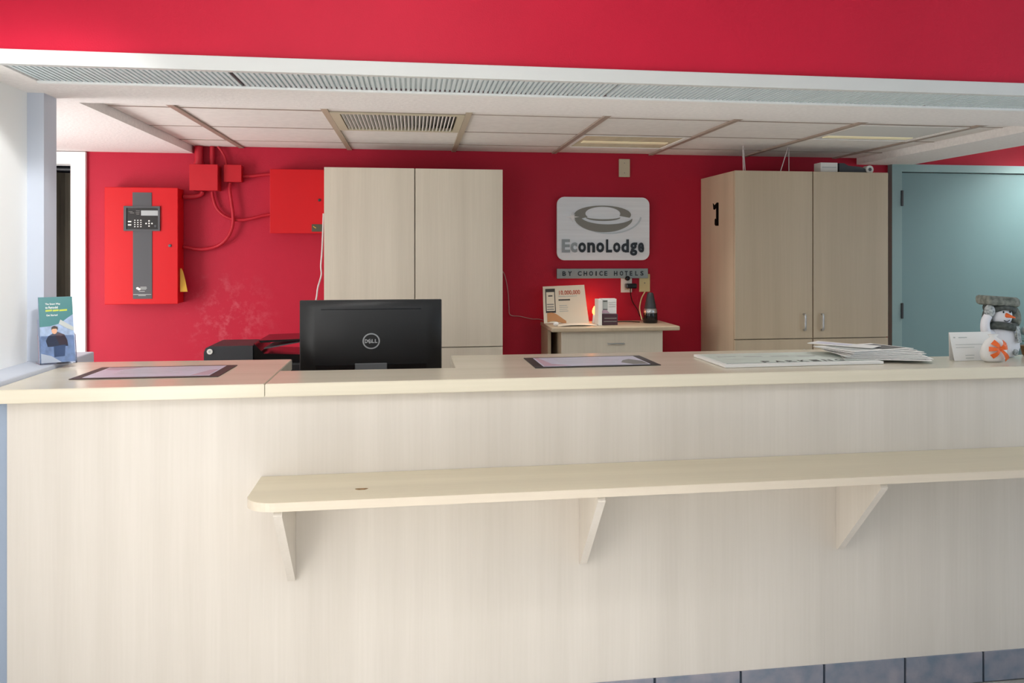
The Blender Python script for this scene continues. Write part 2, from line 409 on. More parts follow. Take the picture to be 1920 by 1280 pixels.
# ================================================================ ribbed soffit panels
seams = [-1.201, -.562, .672, 1.912, 3.15]
names = ['short ribbed plastic soffit panel ending at the left wall', 'ribbed grey soffit panel over the monitor, between two dark seams',
         'ribbed grey soffit panel over the flat papers right of the middle', 'ribbed grey soffit panel at the right end, over the snowman figure']
for k in range(4):
    g = G(); x0, x1 = seams[k]+.004, seams[k+1]-.004; n = int((x1-x0)/.0165); w = (x1-x0)/n
    vs = []; fs = []
    prof = []
    for i in range(n):
        x = x0+i*w
        prof += [(x, ZL+.009), (x+.38*w, ZL+.009), (x+.40*w, ZL+.001), (x+.98*w, ZL+.001)]
    prof.append((x1, ZL+.009))
    for x, z in prof: vs += [(x, 2.917, z), (x, 3.179, z)]
    fs = [(2*i, 2*i+1, 2*i+3, 2*i+2) for i in range(len(prof)-1)]
    m = len(vs); vs += [(x0, 2.917, ZL+.018), (x0, 3.179, ZL+.018), (x1, 2.917, ZL+.018), (x1, 3.179, ZL+.018)]
    fs += [(m, m+2, m+3, m+1), (0, m, m+1, 1), (m-2, m-1, m+3, m+2)]
    g.add(vs, fs)
    tag(g.build('ribbed_panel', M['ribbed']), names[k], 'light panel', 'ribbed panels along the soffit')
    if k: tag(B(seams[k]-.002, seams[k]+.002, 2.917, 3.179, ZL+.004, ZL+.014).build('trim_%d' % (6+k), M['dark']), kind='structure')

# ================================================================ ceiling vent and light fixtures
t = thing('ceiling_vent', (-.065, 4.235, ZT-.01), 'louvred square ceiling vent with close metal slats in the tile grid', 'vent')
x0, x1, y0, y1 = XB[1]+.014, XB[2]-.014, YB[0]+.006, YB[1]-.006
g = G(); g.box(x0, x0+.04, y0, y1, ZT-.006, ZT+.012); g.box(x1-.03, x1, y0, y1, ZT-.006, ZT+.012); g.box(x0+.04, x1-.03, y0, y0+.03, ZT-.006, ZT+.012); g.box(x0+.04, x1-.03, y1-.03, y1, ZT-.006, ZT+.012)
g.build('frame', M['beige'], t)
B(x0+.03, x1-.02, y0+.02, y1-.02, ZT+.022, ZT+.026).build('backing', M['grey'], t)
sl0, sl1 = x0+.042, x1-.032; n = 30
for i in range(n):
    x = sl0+(i+.5)*(sl1-sl0)/n
    G().prism([(x-.0065, ZT-.002), (x-.003, ZT-.005), (x+.0055, ZT+.012), (x+.002, ZT+.015)], 1, y0+.03, y1-.03).build('slat', M['wht'], t)
def fixture(x0, x1, y0, y1, lm, label, tube):
    t = thing('ceiling_light', ((x0+x1)/2, (y0+y1)/2, ZT-.008), label, 'ceiling light')
    g = G(); w = .022
    g.box(x0, x1, y0, y0+w, ZT-.004, ZT+.012); g.box(x0, x1, y1-w, y1, ZT-.004, ZT+.012); g.box(x0, x0+w, y0+w, y1-w, ZT-.004, ZT+.012); g.box(x1-w, x1, y0+w, y1-w, ZT-.004, ZT+.012)
    g.build('frame', M['tile'], t)
    g = G(); n = 24; vs = []; a, b_ = y0+w, y1-w
    for i in range(2*n+1):
        y = a+(b_-a)*i/(2*n); z = ZT+(.004 if i % 2 else 0)
        vs += [(x0+w, y, z), (x1-w, y, z)]
    g.add(vs, [(2*i, 2*i+1, 2*i+3, 2*i+2) for i in range(2*n)])
    g.build('lens', lm, t)
    B(x0+.05, x1-.05, tube-.035, tube+.035, ZT-.0035, ZT+.001, b=.001).build('lamp_strip', M['lamp'], t)
fixture(XB[3]+.014, XB[4]-.014, YB[1]+.006, YB[2]-.006, M['lens'], 'square ceiling light with a yellowed ribbed lens above the silver sign', 4.82)
fixture(XB[5]+.014, XB[6]-.014, YB[0]+.006, YB[1]-.006, M['lensg'], 'square ceiling light with a grey lens and pale lit strip at right', 4.40)

# ================================================================ reception counter
t = thing('reception_counter', (.9, 2.9, 0), 'long pale maple laminate front counter with a tiled foot', 'counter')
B(-1.165, 3.4, 2.868, 2.90, .108, 1.0595).build('front_panel', M['wood_v'], t)
for x in (-1.14, .13, 1.9, 3.36): B(x-.012, x+.012, 2.902, 3.06, .002, 1.0585).build('side_panel', M['wood_v'], t)
B(-1.12, 3.34, 2.902, 3.05, .07, .09).build('bottom_shelf', M['wood_h'], t)
# worktop with its notch for the screen
t = thing('countertop', (.9, 3.1, 1.06), 'pale maple laminate worktop with a notch behind the computer screen', 'countertop')
ZC = 1.10
def slab(poly, name):
    bm = bmesh.new()
    vs = [bm.verts.new((x, y, 1.060)) for x, y in poly]; f = bm.faces.new(vs)
    r = bmesh.ops.extrude_face_region(bm, geom=[f]); bmesh.ops.translate(bm, verts=[v for v in r['geom'] if isinstance(v, bmesh.types.BMVert)], vec=(0, 0, .040))
    bmesh.ops.recalc_face_normals(bm, faces=bm.faces[:])
    bmesh.ops.bevel(bm, geom=[e for e in bm.edges if abs(e.verts[0].co.z-e.verts[1].co.z) < .001], offset=.002, segments=2, affect='EDGES')
    return G().bm(bm).build(name, M['wood_h'], t)
slab([(-1.32, 2.835), (-.4415, 2.835), (-.4415, 3.465), (-1.20, 3.505), (-1.20, 2.856), (-1.32, 2.856)], 'slab')
slab([(-.4395, 2.835), (3.4, 2.835), (3.4, 3.155), (1.83, 3.155), (1.83, 3.46), (.142, 3.49), (.142, 3.118), (-.4395, 3.135)], 'slab')
# narrow shelf with three brackets
t = thing('ledge_shelf', (.9, 2.72, .50), 'narrow pale maple shelf with a rounded corner fixed along the counter front', 'shelf')
def shelf_poly():
    p = [(3.4, 2.866), (-.455, 2.866)]
    r = .085; cx, cy = -.455+r, 2.56+r
    p += [(cx-r*math.cos(a), cy-r*math.sin(a)) for a in [PI/2*k/10 for k in range(11)]]
    p += [(3.4, 2.56)]; return p
board = G().prism(shelf_poly(), 2, .79, .815).build('board', M['wood_shelf'], t)
sp = shelf_poly()[2:]
g = G(); inn = [(x+.0008, y+.0008) for x, y in sp]; out = [(x-.0012, y-.0012) for x, y in sp]
g.band(out, inn, 2, .7905, .8145); g.build('edge_band', M['wood_edge'], board)
g = G(); pts = [(.030*math.cos(a)*(1+.25*math.sin(3*a)), .014*math.sin(a)*(1+.3*math.cos(2*a))) for a in [2*PI*k/14 for k in range(14)]]
g.prism([(-.147+x*.55, 2.668+y*.75) for x, y in pts], 2, .8147, .8158); tag(g.build('chip', M['chip'], board), 'brown chipped spot in the laminate')
for x in (-.365, .537, 1.418):
    G().prism([(2.867, .789), (2.575, .789), (2.555+.012, .775), (2.855, .497), (2.867, .497)], 0, x-.0115, x+.0115).build('bracket', M['wood_v'], t)

# ================================================================ counter mats
def mat_thing(x, y, rz, label, border, flip):
    t = thing('counter_mat', (x, y, ZC+.0005), label, 'mat', 'dark edged advert mats on the counter', rz, True)
    B(-.222, .222, -.145, .145, 0, .0022, b=.0008).build('border', border, t)
    sh = B(-.190, .190, -.122, .122, .0018, .0030).build('print_sheet', M['paperblue'], t)
    g = G()
    if flip:
        g.prism([(-.185, .118), (-.172, .118), (-.150, -.06), (-.09, -.115), (-.185, -.115)], 2, .0029, .0033); g.build('print_shape', M['pink'], sh)
        g = G(); g.prism([(.10, -.06), (.12, .0), (.15, .03), (.185, -.03), (.185, -.115), (.13, -.115)], 2, .0029, .0033); g.build('print_photo', M['print'], sh)
    else:
        g.prism([(-.182, .118), (-.08, .118), (-.10, .09), (-.14, .05), (-.182, .06)], 2, .0029, .0033); g.build('print_shape', M['pink'], sh)
        g = G(); g.prism([(.13, -.118), (.185, -.118), (.185, .03), (.16, .01)], 2, .0029, .0033); g.build('print_photo', M['pink'], sh)
    g = G()
    for k in range(5): g.box(-.12, .05+.03*(k % 3), .07-.03*k, .074-.03*k, .0029, .0032)
    g.build('print_lines', M['printlt'], sh)
mat_thing(-.829, 3.165, math.radians(-1.0), 'advert mat with dark brown border lying left of the computer screen', M['matbrd'], False)
mat_thing(.628, 3.205, math.radians(1.0), 'advert mat with black border lying in front of the small drawer cabinet', M['matbrd2'], True)

# ================================================================ leaflet holder on the ledge
hx, hy, hz = -1.206, 3.355, 1.1155
RZ, KL = math.radians(30), .25          # turned towards the lobby, leaning back
t = thing('leaflet_holder', (hx, hy, hz), 'clear acrylic leaflet holder on the ledge by the white post', 'holder', rz=RZ, local=True)
w = .056
G().prism([(-.034, .0), (.040, .0), (.040, .002), (-.034, .002)], 0, -w, w).build('base_plate', M['acrylic'], t)
G().prism([(-.016, .002), (-.0135, .002), (-.0135+KL*.15, .15), (-.016+KL*.15, .15)], 0, -w, w).build('back_plate', M['acrylic'], t)
G().prism([(-.0345, .002), (-.032, .002), (-.032+KL*.095, .095), (-.0345+KL*.095, .095)], 0, -w, w).build('front_plate', M['acrylic'], t)
for sx in (-1, 1):
    G().prism([(-.032, .002), (-.016, .002), (-.016+KL*.10, .10), (-.032+KL*.095, .095)], 0, sx*(w-.0012)-.0012, sx*(w-.0012)+.0012).build('side_plate', M['acrylic'], t)
t = thing('leaflet', (hx, hy, hz+.003), 'teal leaflet with a photo of a person at a laptop in the clear holder', 'leaflet', rz=RZ, local=True)
def lf(u, v, wd): return (u, -.030+v*KL-wd, v)           # leaning sheet
def lpoly(pts, lo, hi):
    n = len(pts); return G().add([lf(u, v, lo) for u, v in pts]+[lf(u, v, hi) for u, v in pts], [list(range(n)), list(range(2*n-1, n-1, -1))]+[(i, (i+1) % n, n+(i+1) % n, n+i) for i in range(n)])
hw = .0515
sh = lpoly([(-hw, .002), (hw, .002), (hw, .222), (-hw, .222)], -.012, 0).build('page_stack', M['photo1'], t)
lpoly([(-hw, .122), (-.02, .124), (.01, .132), (.034, .150), (hw, .162), (hw, .2222), (-hw, .2222)], -.0001, .0006).build('cover_band', M['tealp'], t)
lpoly([(-.035, .075), (-.028, .09), (-.012, .1), (.002, .104), (.022, .094), (.03, .075), (.032, .055), (-.03, .055)], 0, .0007).build('figure_jacket', M['photo2'], t)
lpoly([(-.006, .09), (.004, .1), (.022, .094), (.03, .075), (.03, .06), (.006, .06)], .0006, .0011).build('figure_sleeve', M['photo3'], t)
lpoly([(-.008+.0085*math.cos(a), .108+.011*math.sin(a)) for a in [2*PI*k/12 for k in range(12)]], .0002, .0012).build('figure_face', M['skin'], t)
lpoly([(-.0175, .112), (-.016, .121), (-.008, .125), (.002, .121), (.003, .111), (-.003, .115), (-.012, .115)], .0010, .0016).build('figure_hair', M['hair'], t)
lpoly([(-.012, .056), (.024, .060), (.020, .022), (-.012, .02)], .0006, .0014).build('figure_laptop', M['laptop'], t)
lpoly([(.012, .145), (hw, .118), (hw, .105), (.03, .115), (.006, .131)], .0004, .0009).build('photo_beam', M['printlt'], t)
lpoly([(-hw, .002), (.01, .002), (-.02, .024), (-hw, .034)], .0004, .0010).build('photo_table', M['paper'], t)
text('The Smart Way', -.032, .014, .194, .202, lambda u, v, w_: lf(u, v, .0005+w_), .0004, .01).build('lettering', M['paper'], t)
text('to Remodel', -.032, .006, .183, .191, lambda u, v, w_: lf(u, v, .0005+w_), .0004, .01).build('lettering', M['paper'], t)
text('Get Started', -.030, .004, .158, .164, lambda u, v, w_: lf(u, v, .0005+w_), .0004, .01).build('lettering', M['paper'], t)
g = G()
for a, b_ in ((-.032, -.012), (-.010, .008), (.010, .034)):
    g2 = lpoly([(a, .173), (b_, .174), (b_, .180), (a, .179)], .0005, .0009); g.add(g2.v, g2.f)
g.build('print_lines', M['yel2'], t)

# ================================================================ desk, screen, printer
t = thing('desk', (-.1, 3.6, 0), 'low maple work desk behind the counter under the screen', 'desk')
B(-1.15, .95, 3.16, 3.98, .715, .74, b=.002).build('desk_top', M['wood_h'], t)
for x in (-1.13, .93): B(x-.012, x+.012, 3.2, 3.94, .002, .714).build('leg', M['wood_v'], t)
B(-1.11, .91, 3.18, 3.195, .35, .714).build('back_board', M['wood_v'], t)
mx, my = -.162, 3.6
t = thing('monitor', (mx, my, .742), 'black computer monitor seen from behind on the desk', 'monitor')
MB_, MT = 1.035, 1.309; x0, x1 = -.431, .110
g = G()   # moulded back: flat rim, sloping to a raised centre
rim = [(x0, MB_), (x1, MB_), (x1, MT), (x0, MT)]
g.box(x0, x1, my+.005, my+.03, MB_, MT, b=.003)
def ring(d, y): return [(x0+d[0], y, MB_+d[2]), (x1-d[1], y, MB_+d[2]), (x1-d[1], y, MT-d[3]), (x0+d[0], y, MT-d[3])]
rr = [ring((.003, .003, .003, .003), my+.006), ring((.008, .008, .008, .008), my+.001), ring((.06, .06, .03, .0335), my-.004), ring((.18, .18, .07, .09), my-.0075)]
vs = sum(rr, []); fs = [(4*i+k, 4*i+(k+1) % 4, 4*i+4+(k+1) % 4, 4*i+4+k) for i in range(3) for k in range(4)]+[(12, 13, 14, 15)]
g.add(vs, fs, True)
sh = g.build('shell', M['black'], t)
B(x0+.08, x1-.08, my-.0052, my-.001, MT-.037, MT-.034).build('vent_slot', M['blackg'], t)
for a, b_ in ((x0+.06, mx-.062), (mx+.062, x1-.06)):
    B(a, b_, my-.008, my+.004, MB_+.004, MB_+.024).build('lower_recess', M['blackg'], t)
B(x0+.008, x1-.008, my+.029, my+.032, MB_+.018, MT-.008).build('screen', M['blackg'], t)
cz = 1.150; lx = -.161
g = G(); vs = []; n = 40
for k in range(n):
    a = 2*PI*k/n
    for r in (.0330, .0280):
        for y in (my-.0105, my-.0070): vs.append((lx+r*math.cos(a), y, cz+r*.93*math.sin(a)))
fs = []
for k in range(n):
    a = 4*k; b_ = 4*((k+1) % n)
    fs += [(a, b_, b_+2, a+2), (a, a+1, b_+1, b_), (a+2, b_+2, b_+3, a+3), (a+1, a+3, b_+3, b_+1)]
lg = g.add(vs, fs).build('logo_ring', M['silver'], t)
fY = lambda y0: (lambda u, v, w_: (u, y0-w_, v))
for ch, a, b_ in (('D', -.0245, -.0130), ('L', .0015, .0115), ('L', .0135, .0235)):
    text(ch, lx+a, lx+b_, cz-.0075, cz+.0075, fY(my-.0078), .0016, .045).build('letter', M['silver'], lg)
vs, fs = glyphs('E', .045, 1); cc = Vector((sum(v.x for v in vs)/len(vs), .33, 0)); q = []
X0 = min(v.x for v in vs); X1 = max(v.x for v in vs); Y1_ = max(v.y for v in vs)
for v in vs:
    u = ((v.x-X0)/(X1-X0)-.5)*.0115; w2 = (v.y/Y1_-.5)*.0144; a = math.radians(28)
    q.append((lx-.006+u*math.cos(a)-w2*math.sin(a), my-.0078-(v.z+1)*.0008, cz+u*math.sin(a)+w2*math.cos(a)))
G().add(q, fs).build('letter', M['silver'], lg)
g = G(); g.box(mx-.062, mx+.062, my-.006, my+.026, .76, MB_+.03, b=.004); g.build('stand_neck', M['grey'], t)
B(mx-.13, mx+.13, my-.10, my+.12, .742, .760, b=.005).build('stand_base', M['grey'], t)
# printer on its own low table
t = thing('side_table', (-.72, 4.45, 0), 'low dark table under the black printer', 'table')
B(-1.0, -.42, 4.2, 4.72, .82, .85, b=.003).build('table_top', M['dark'], t)
for x in (-.97, -.45):
    for y in (4.24, 4.68): B(x-.018, x+.018, y-.018, y+.018, .002, .819).build('leg', M['dark'], t)
t = thing('printer', (-.72, 4.45, .851), 'black printer with round white badge left of the monitor', 'printer')
B(-.935, -.50, 4.30, 4.66, .852, .985, b=.006).build('body', M['black'], t)
G().prism([(-.938, .988), (-.725, .988), (-.725, 1.066), (-.915, 1.066), (-.930, 1.058), (-.938, 1.04)], 1, 4.33, 4.64).build('left_housing', M['dark'], t)
G().prism([(-.722, .988), (-.52, .988), (-.50, .996), (-.50, 1.02), (-.68, 1.028), (-.722, 1.075)], 1, 4.34, 4.66).build('right_housing', M['blackg'], t)
G().prism([(-.690, 1.078), (-.50, 1.086), (-.50, 1.094), (-.700, 1.089)], 1, 4.33, 4.65).build('lid', M['blackg'], t)
G().prism([(-.68, 1.046), (-.52, 1.074), (-.52, 1.079), (-.68, 1.052)], 1, 4.36, 4.6).build('paper_tray', M['grey'], t)
bd = G().lathe([(.0125, 0), (.0125, -.004)], (-.912, 4.33, 1.042), 20, 'y').build('badge', M['wht'], t)
G().lathe([(.005, -.004), (.005, -.0046)], (-.912, 4.33, 1.042), 12, 'y').build('badge_mark', M['printlt'], bd)

# ================================================================ left tall cabinet
t = thing('tall_cabinet', (.01, 5.2, 0), 'pale maple two door tall cabinet behind the monitor', 'cabinet')
g = G(); cx0, cx1 = -.472, .488; cf = 5.0
B(cx0, cx1, cf+.021, 5.395, .002, 1.948).build('carcass', M['wood_cab'], t)
for a, b_ in ((cx0, .0065), (.0105, cx1)):
    for z0, z1 in ((.06, .969), (.974, 1.948)):
        d = B(a+.001, b_-.001, cf, cf+.019, z0, z1, b=.0012).build('door', M['wood_cab'], t)
# ================================================================ right tall cabinet
t = thing('tall_cabinet', (2.21, 5.1, 0), 'tan maple tall cabinet marked with a black numeral, beside the teal door', 'cabinet')
cx0, cx1 = 1.756, 2.671; cf = 4.795
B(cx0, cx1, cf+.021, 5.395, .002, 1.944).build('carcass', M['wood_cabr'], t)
for k, (a, b_) in enumerate(((cx0, 2.213), (2.217, cx1))):
    for z0, z1 in ((.06, 1.005), (1.010, 1.945)):
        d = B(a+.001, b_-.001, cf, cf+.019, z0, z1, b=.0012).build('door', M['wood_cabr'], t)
        hx_ = (2.160, 2.266)[k]; zz = 1.10 if z0 > 1 else .90
        g = G(); g.tube(spline([(hx_, cf, zz-.044), (hx_, cf-.022, zz-.040), (hx_, cf-.024, zz), (hx_, cf-.022, zz+.040), (hx_, cf, zz+.044)]), .0055, 8)
        g.build('handle', M['silver'], d)
g = G()   # numeral on the left side
def num(u, v): return (5.155-u, v)
g.prism([num(-.01, 1.782), num(.0, 1.745), num(.02, 1.742), num(.048, 1.752), num(.048, 1.680), num(.034, 1.690), num(.024, 1.684), num(.022, 1.655), num(.038, 1.647), num(.088, 1.646), num(.088, 1.781), num(.06, 1.783), num(.02, 1.768)], 0, 1.7535, 1.757)
tag(g.build('numeral', mat('numeral_black', '#0b0a09', .9, spec=.05), t), 'black numeral 1')
# things on top of it
t = thing('white_box', (2.35, 4.9, 1.9455), 'small white box on top of the tan cabinet', 'box')
B(2.292, 2.395, 4.86, 4.95, 1.946, 2.004, b=.002).build('carton', M['wht'], t)
B(2.30, 2.387, 4.858, 4.862, 1.975, 1.979).build('lid_line', M['printlt'], t)
t = thing('tape_dispenser', (2.5, 4.9, 1.9455), 'dark hand tape dispenser with a white roll lying on the tan cabinet', 'dispenser')
G().prism([(2.415, 1.9462), (2.60, 1.9462), (2.60, 1.963), (2.55, 1.984), (2.47, 1.99), (2.445, 2.004), (2.415, 2.004)], 1, 4.88, 4.93).build('body', M['dark'], t)
G().lathe([(.023, -.028), (.023, .028)], (2.60, 4.90, 1.9695), 18, 'y').build('roll', M['wht'], t)
G().lathe([(.010, -.030), (.010, .030)], (2.60, 4.90, 1.9695), 14, 'y').build('hub', M['grey'], t)
for (pts, lab) in (([(1.818, 4.83, 1.9465), (1.815, 4.83, 2.087), (1.818, 4.83, 2.088), (1.836, 4.85, 1.9465)], 'thin white wire hooked from the ceiling at the left corner of the tan cabinet'),
                   ([(2.045, 4.85, 1.9465), (2.095, 4.86, 2.087), (2.099, 4.86, 2.088), (2.10, 4.86, 1.9465)], 'thin pale wire hooked from the ceiling above the middle of the tan cabinet')):
    tag(G().tube(pts, .0025, 6).build('wire_hook', M['cordw'], None), lab, 'wire', 'wires above the tan cabinet')

# ================================================================ fire alarm panel and red boxes
t = thing('fire_alarm_panel', (-1.46, 5.33, 1.21), 'bright red fire alarm panel with charcoal keypad strip on the red wall', 'alarm panel')
B(-1.65, -1.277, 5.28, 5.398, 1.21, 1.844, b=.003).build('box', M['firered'], t)
dr = B(-1.652, -1.275, 5.262, 5.279, 1.208, 1.846, b=.003).build('door', M['firered'], t)
g = G(); g.box(-1.508, -1.410, 5.2585, 5.2625, 1.742, 1.818); g.box(-1.506, -1.408, 5.2585, 5.2625, 1.238, 1.61)
g.build('charcoal_strip', M['charcoal'], dr)
g = G(); kx0, kx1, kz0, kz1 = -1.552, -1.366, 1.608, 1.743
g.box(kx0, kx1, 5.252, 5.262, kz1-.010, kz1); g.box(kx0, kx1, 5.252, 5.262, kz0, kz0+.009); g.box(kx0, kx0+.014, 5.252, 5.262, kz0+.009, kz1-.010); g.box(kx1-.010, kx1, 5.252, 5.262, kz0+.009, kz1-.010)
g.build('keypad_bezel', M['charcoal'], dr)
kp = B(kx0+.014, kx1-.010, 5.259, 5.2622, kz0+.009, kz1-.010).build('keypad', M['blackg'], dr)
t2 = t
def kpart(g, n, m): return g.build(n, m, t2)
kpart(B(-1.464, -1.377, 5.257, 5.2592, 1.692, 1.720), 'display', M['lcd'])
for i in range(3):
    for j in range(4): kpart(B(-1.496+.0155*i-.003, -1.496+.0155*i+.003, 5.2568, 5.2592, 1.666-.0115*j-.0025, 1.666-.0115*j+.0025), 'key', M['wht'])
for dx, dz in ((0, 0), (-.015, 0), (.015, 0), (0, .014), (0, -.014)): kpart(G().lathe([(.0042, 0), (.0042, -.002)], (-1.423+dx, 5.2590, 1.649+dz), 10, 'y'), 'key', M['wht'])
for z in (1.659, 1.641): kpart(B(-1.531, -1.514, 5.2568, 5.2592, z-.0035, z+.0035), 'key', M['wht'])
g = G()
for k, (a, b_) in enumerate(((-1.528, -1.508), (-1.522, -1.500), (-1.490, -1.470), (-1.492, -1.472), (-1.488, -1.474))): g.box(a, b_, 5.2578, 5.2592, (1.712, 1.705, 1.716, 1.706, 1.698)[k], (1.714, 1.707, 1.718, 1.708, 1.700)[k])
kpart(g, 'print_lines', M['print'])
kpart(G().lathe([(.007, 0), (.007, -.003)], (-1.391, 5.2592, 1.634), 12, 'y'), 'key_lock', M['dark'])
kpart(G().lathe([(.0085, 0), (.0085, -.005), (.004, -.006)], (-1.316, 5.262, 1.528), 14, 'y'), 'door_lock', M['grey'])
g = G(); 
for a in (0, 1): g.ball((-1.482+.008*a, 5.2578, 1.296-.005*a), (.0075, .0012, .0065))
kpart(g, 'logo_mark', M['wht'])
g = G()
for z, a, b_ in ((1.302, -1.468, -1.436), (1.296, -1.468, -1.434), (1.290, -1.468, -1.438), (1.279, -1.475, -1.445), (1.262, -1.504, -1.412), (1.256, -1.478, -1.440)): g.box(a, b_, 5.2575, 5.2588, z-.0013, z+.0013)
kpart(g, 'print_lines', M['printlt'])
# yellow tag hung at its side
g = G().sheet(lambda u, v: (-1.2735+.006*v+u*(.006+.030*v**.7), 5.30-.02*v+.01*u, 1.402-.128*v), 3, 8, .0012)
tag(g.build('hanging_tag', M['yellow']), 'yellow paper tag hanging at the right side of the fire alarm panel', 'tag')
def redbox(name, x0, x1, y0, z0, z1, label, m):
    t = thing(name, ((x0+x1)/2, 5.38, z0), label, 'electrical box')
    B(x0+.003, x1-.003, y0+.006, 5.398, z0+.003, z1-.003).build('box', m, t)
    B(x0, x1, y0, y0+.0055, z0, z1, b=.0015).build('cover', m, t)
    return t
t = redbox('electrical_box', -.792, -.480, 5.28, 1.598, 1.958, 'large red electrical cabinet box tucked behind the maple cabinet edge', M['firered'])
G().lathe([(.008, 0), (.008, -.005), (.003, -.006)], (-.523, 5.28, 1.786), 12, 'y').build('lock', M['dark'], t)
lb = B(-.565, -.50, 5.2775, 5.2803, 1.608, 1.650, b=.001).build('label_plate', M['olive'], t)
G().prism([(-.556, 1.640), (-.540, 1.629), (-.543, 1.626), (-.558, 1.636)], 1, 5.2765, 5.278).build('label_mark', M['yellow'], lb)
redbox('junction_box', -1.221, -1.072, 5.285, 1.834, 1.979, 'larger red junction box beside the fire alarm panel top', M['boxred'])
redbox('junction_box', -1.048, -.953, 5.325, 1.886, 1.983, 'smaller red junction box with conduits running right and down', M['boxred'])
def conduit(pts, r, label, n=5): tag(G().tube(spline(pts, n), r, 10).build('conduit', M['condred']), label, 'conduit', 'red painted conduits between the boxes')
yc = 5.372
g = G(); g.tube([(-1.189, yc-.01, 1.982), (-1.189, yc-.01, 2.0)], .026, 14); g.tube([(-1.189, yc-.008, 2.0), (-1.189, yc-.008, 2.088)], .022, 14)
tag(g.build('conduit', M['condred']), 'thick red conduit rising from the large junction box to the ceiling', 'conduit', 'red painted conduits between the boxes')
conduit([(-1.119, yc, 1.981), (-1.119, yc, 2.03), (-1.119, yc, 2.089)], .0125, 'straight red conduit rising from the right top of the large junction box')
conduit([(-1.088, yc, 2.089), (-1.065, yc, 2.058), (-1.05, yc, 2.025), (-1.042, yc, 1.985)], .007, 'thin red cable curving from the ceiling down to the small junction box')
conduit([(-.952, yc, 1.921), (-.90, yc, 1.924), (-.84, yc, 1.932), (-.794, yc, 1.936)], .009, 'short red conduit from the small junction box to the large red cabinet')
conduit([(-1.119, yc, 1.832), (-1.115, yc, 1.80), (-1.095, yc, 1.74), (-1.05, yc, 1.696), (-.985, yc, 1.674), (-.91, yc, 1.682), (-.85, yc, 1.698), (-.794, yc, 1.708)], .009, 'curved red conduit swinging from the large junction box to the red cabinet')
conduit([(-1.020, yc-.018, 1.884), (-1.022, yc-.018, 1.85), (-1.012, yc-.018, 1.77), (-1.003, yc-.019, 1.70), (-1.008, yc-.019, 1.63), (-1.04, yc-.016, 1.565), (-1.10, yc, 1.523), (-1.18, yc, 1.508), (-1.274, yc, 1.522)], .0095, 'looping red conduit from the small junction box down to the alarm panel')
conduit([(-1.272, yc, 1.802), (-1.235, yc, 1.803), (-1.20, yc, 1.808), (-1.178, yc, 1.818), (-1.170, yc, 1.832)], .013, 'stubby red elbow conduit between alarm panel and large junction box')
# white cord down the left cabinet edge
tag(G().tube(spline([(-.4765, 5.02, 1.70), (-.478, 5.012, 1.62), (-.483, 5.012, 1.50), (-.489, 5.01, 1.42), (-.487, 5.01, 1.37), (-.505, 5.01, 1.30), (-.516, 5.01, 1.23), (-.56, 5.01, 1.10), (-.585, 5.01, 1.02), (-.585, 5.01, .80)]), .0045, 6).build('cord', M['cordw']), 'white cord hanging down the left edge of the maple cabinet', 'cord')

# ================================================================ wall signs
t = thing('wall_sign', (1.135, 5.37, 1.44), 'silver rounded lodging sign with a swirl emblem on the dark red wall', 'sign')
def rrect(x0, x1, z0, z1, r, n=6):
    p = []
    for cx, cz, a0 in ((x1-r, z0+r, -90), (x1-r, z1-r, 0), (x0+r, z1-r, 90), (x0+r, z0+r, 180)):
        p += [(cx+r*math.cos(math.radians(a0+90*k/n)), cz+r*math.sin(math.radians(a0+90*k/n))) for k in range(n+1)]
    return p
G().prism(rrect(.850, 1.421, 1.443, 1.824, .045), 1, 5.372, 5.392).build('plate', M['steel'], t)
for x in (.9, 1.37):
    for z in (1.5, 1.77): G().lathe([(.008, 0), (.008, .012)], (x, 5.388, z), 10, 'y').build('standoff', M['silver'], t)
k_ = .571/1290
def sx(px): return .850+(px-108)*k_
def sz(py): return 1.824-(py-68)*(.381/897)
def ell(cx, cy, rx, ry, a0, a1, n=28): return [(sx(cx+rx*math.cos(math.radians(a0+(a1-a0)*i/n))), sz(cy+ry*math.sin(math.radians(a0+(a1-a0)*i/n)))) for i in range(n+1)]
g = G(); g.band(ell(740, 318, 395, 130, 150, 378), ell(742, 302, 245, 98, 150, 378), 1, 5.3672, 5.3722)
em = g.build('emblem_ring', M['emblem'], t)
g = G(); g.band(ell(755, 345, 412, 222, 195, 18), ell(800, 335, 372, 120, 195, 18), 1, 5.3664, 5.3722); g.build('emblem_sweep', M['emblem'], t)
g = G(); g.band(ell(745, 352, 245, 55, 165, 15), ell(745, 345, 245, 38, 165, 15), 1, 5.3662, 5.3722); g.build('emblem_line', M['emblem'], t)
g = G(); g.band(ell(830, 330, 455, 262, 150, 5), ell(826, 326, 440, 250, 150, 5), 1, 5.3668, 5.3722); g.build('emblem_line', M['emblemlt'], t)
g = G()
for k in range(8):
    a = PI*k/4; L = (.040 if k % 2 == 0 else .022); cxs, czs = sx(322), sz(352)
    if k in (2, 6): L *= .75
    g.prism([(cxs+.005*math.cos(a+PI/2), czs+.005*math.sin(a+PI/2)), (cxs+L*math.cos(a), czs+L*math.sin(a)), (cxs-.005*math.cos(a+PI/2), czs-.005*math.sin(a+PI/2))], 1, 5.3640-.0001*k, 5.3722)
g.build('sparkle', M['spark'], t)
LT = [('E', 175, 285, 0), ('c', 295, 385, 1), ('o', 400, 505, 1), ('n', 525, 632, 1), ('o', 650, 758, 1), ('L', 785, 868, 0), ('o', 885, 985, 1), ('d', 1000, 1105, 0), ('g', 1122, 1222, 2), ('e', 1235, 1318, 1)]
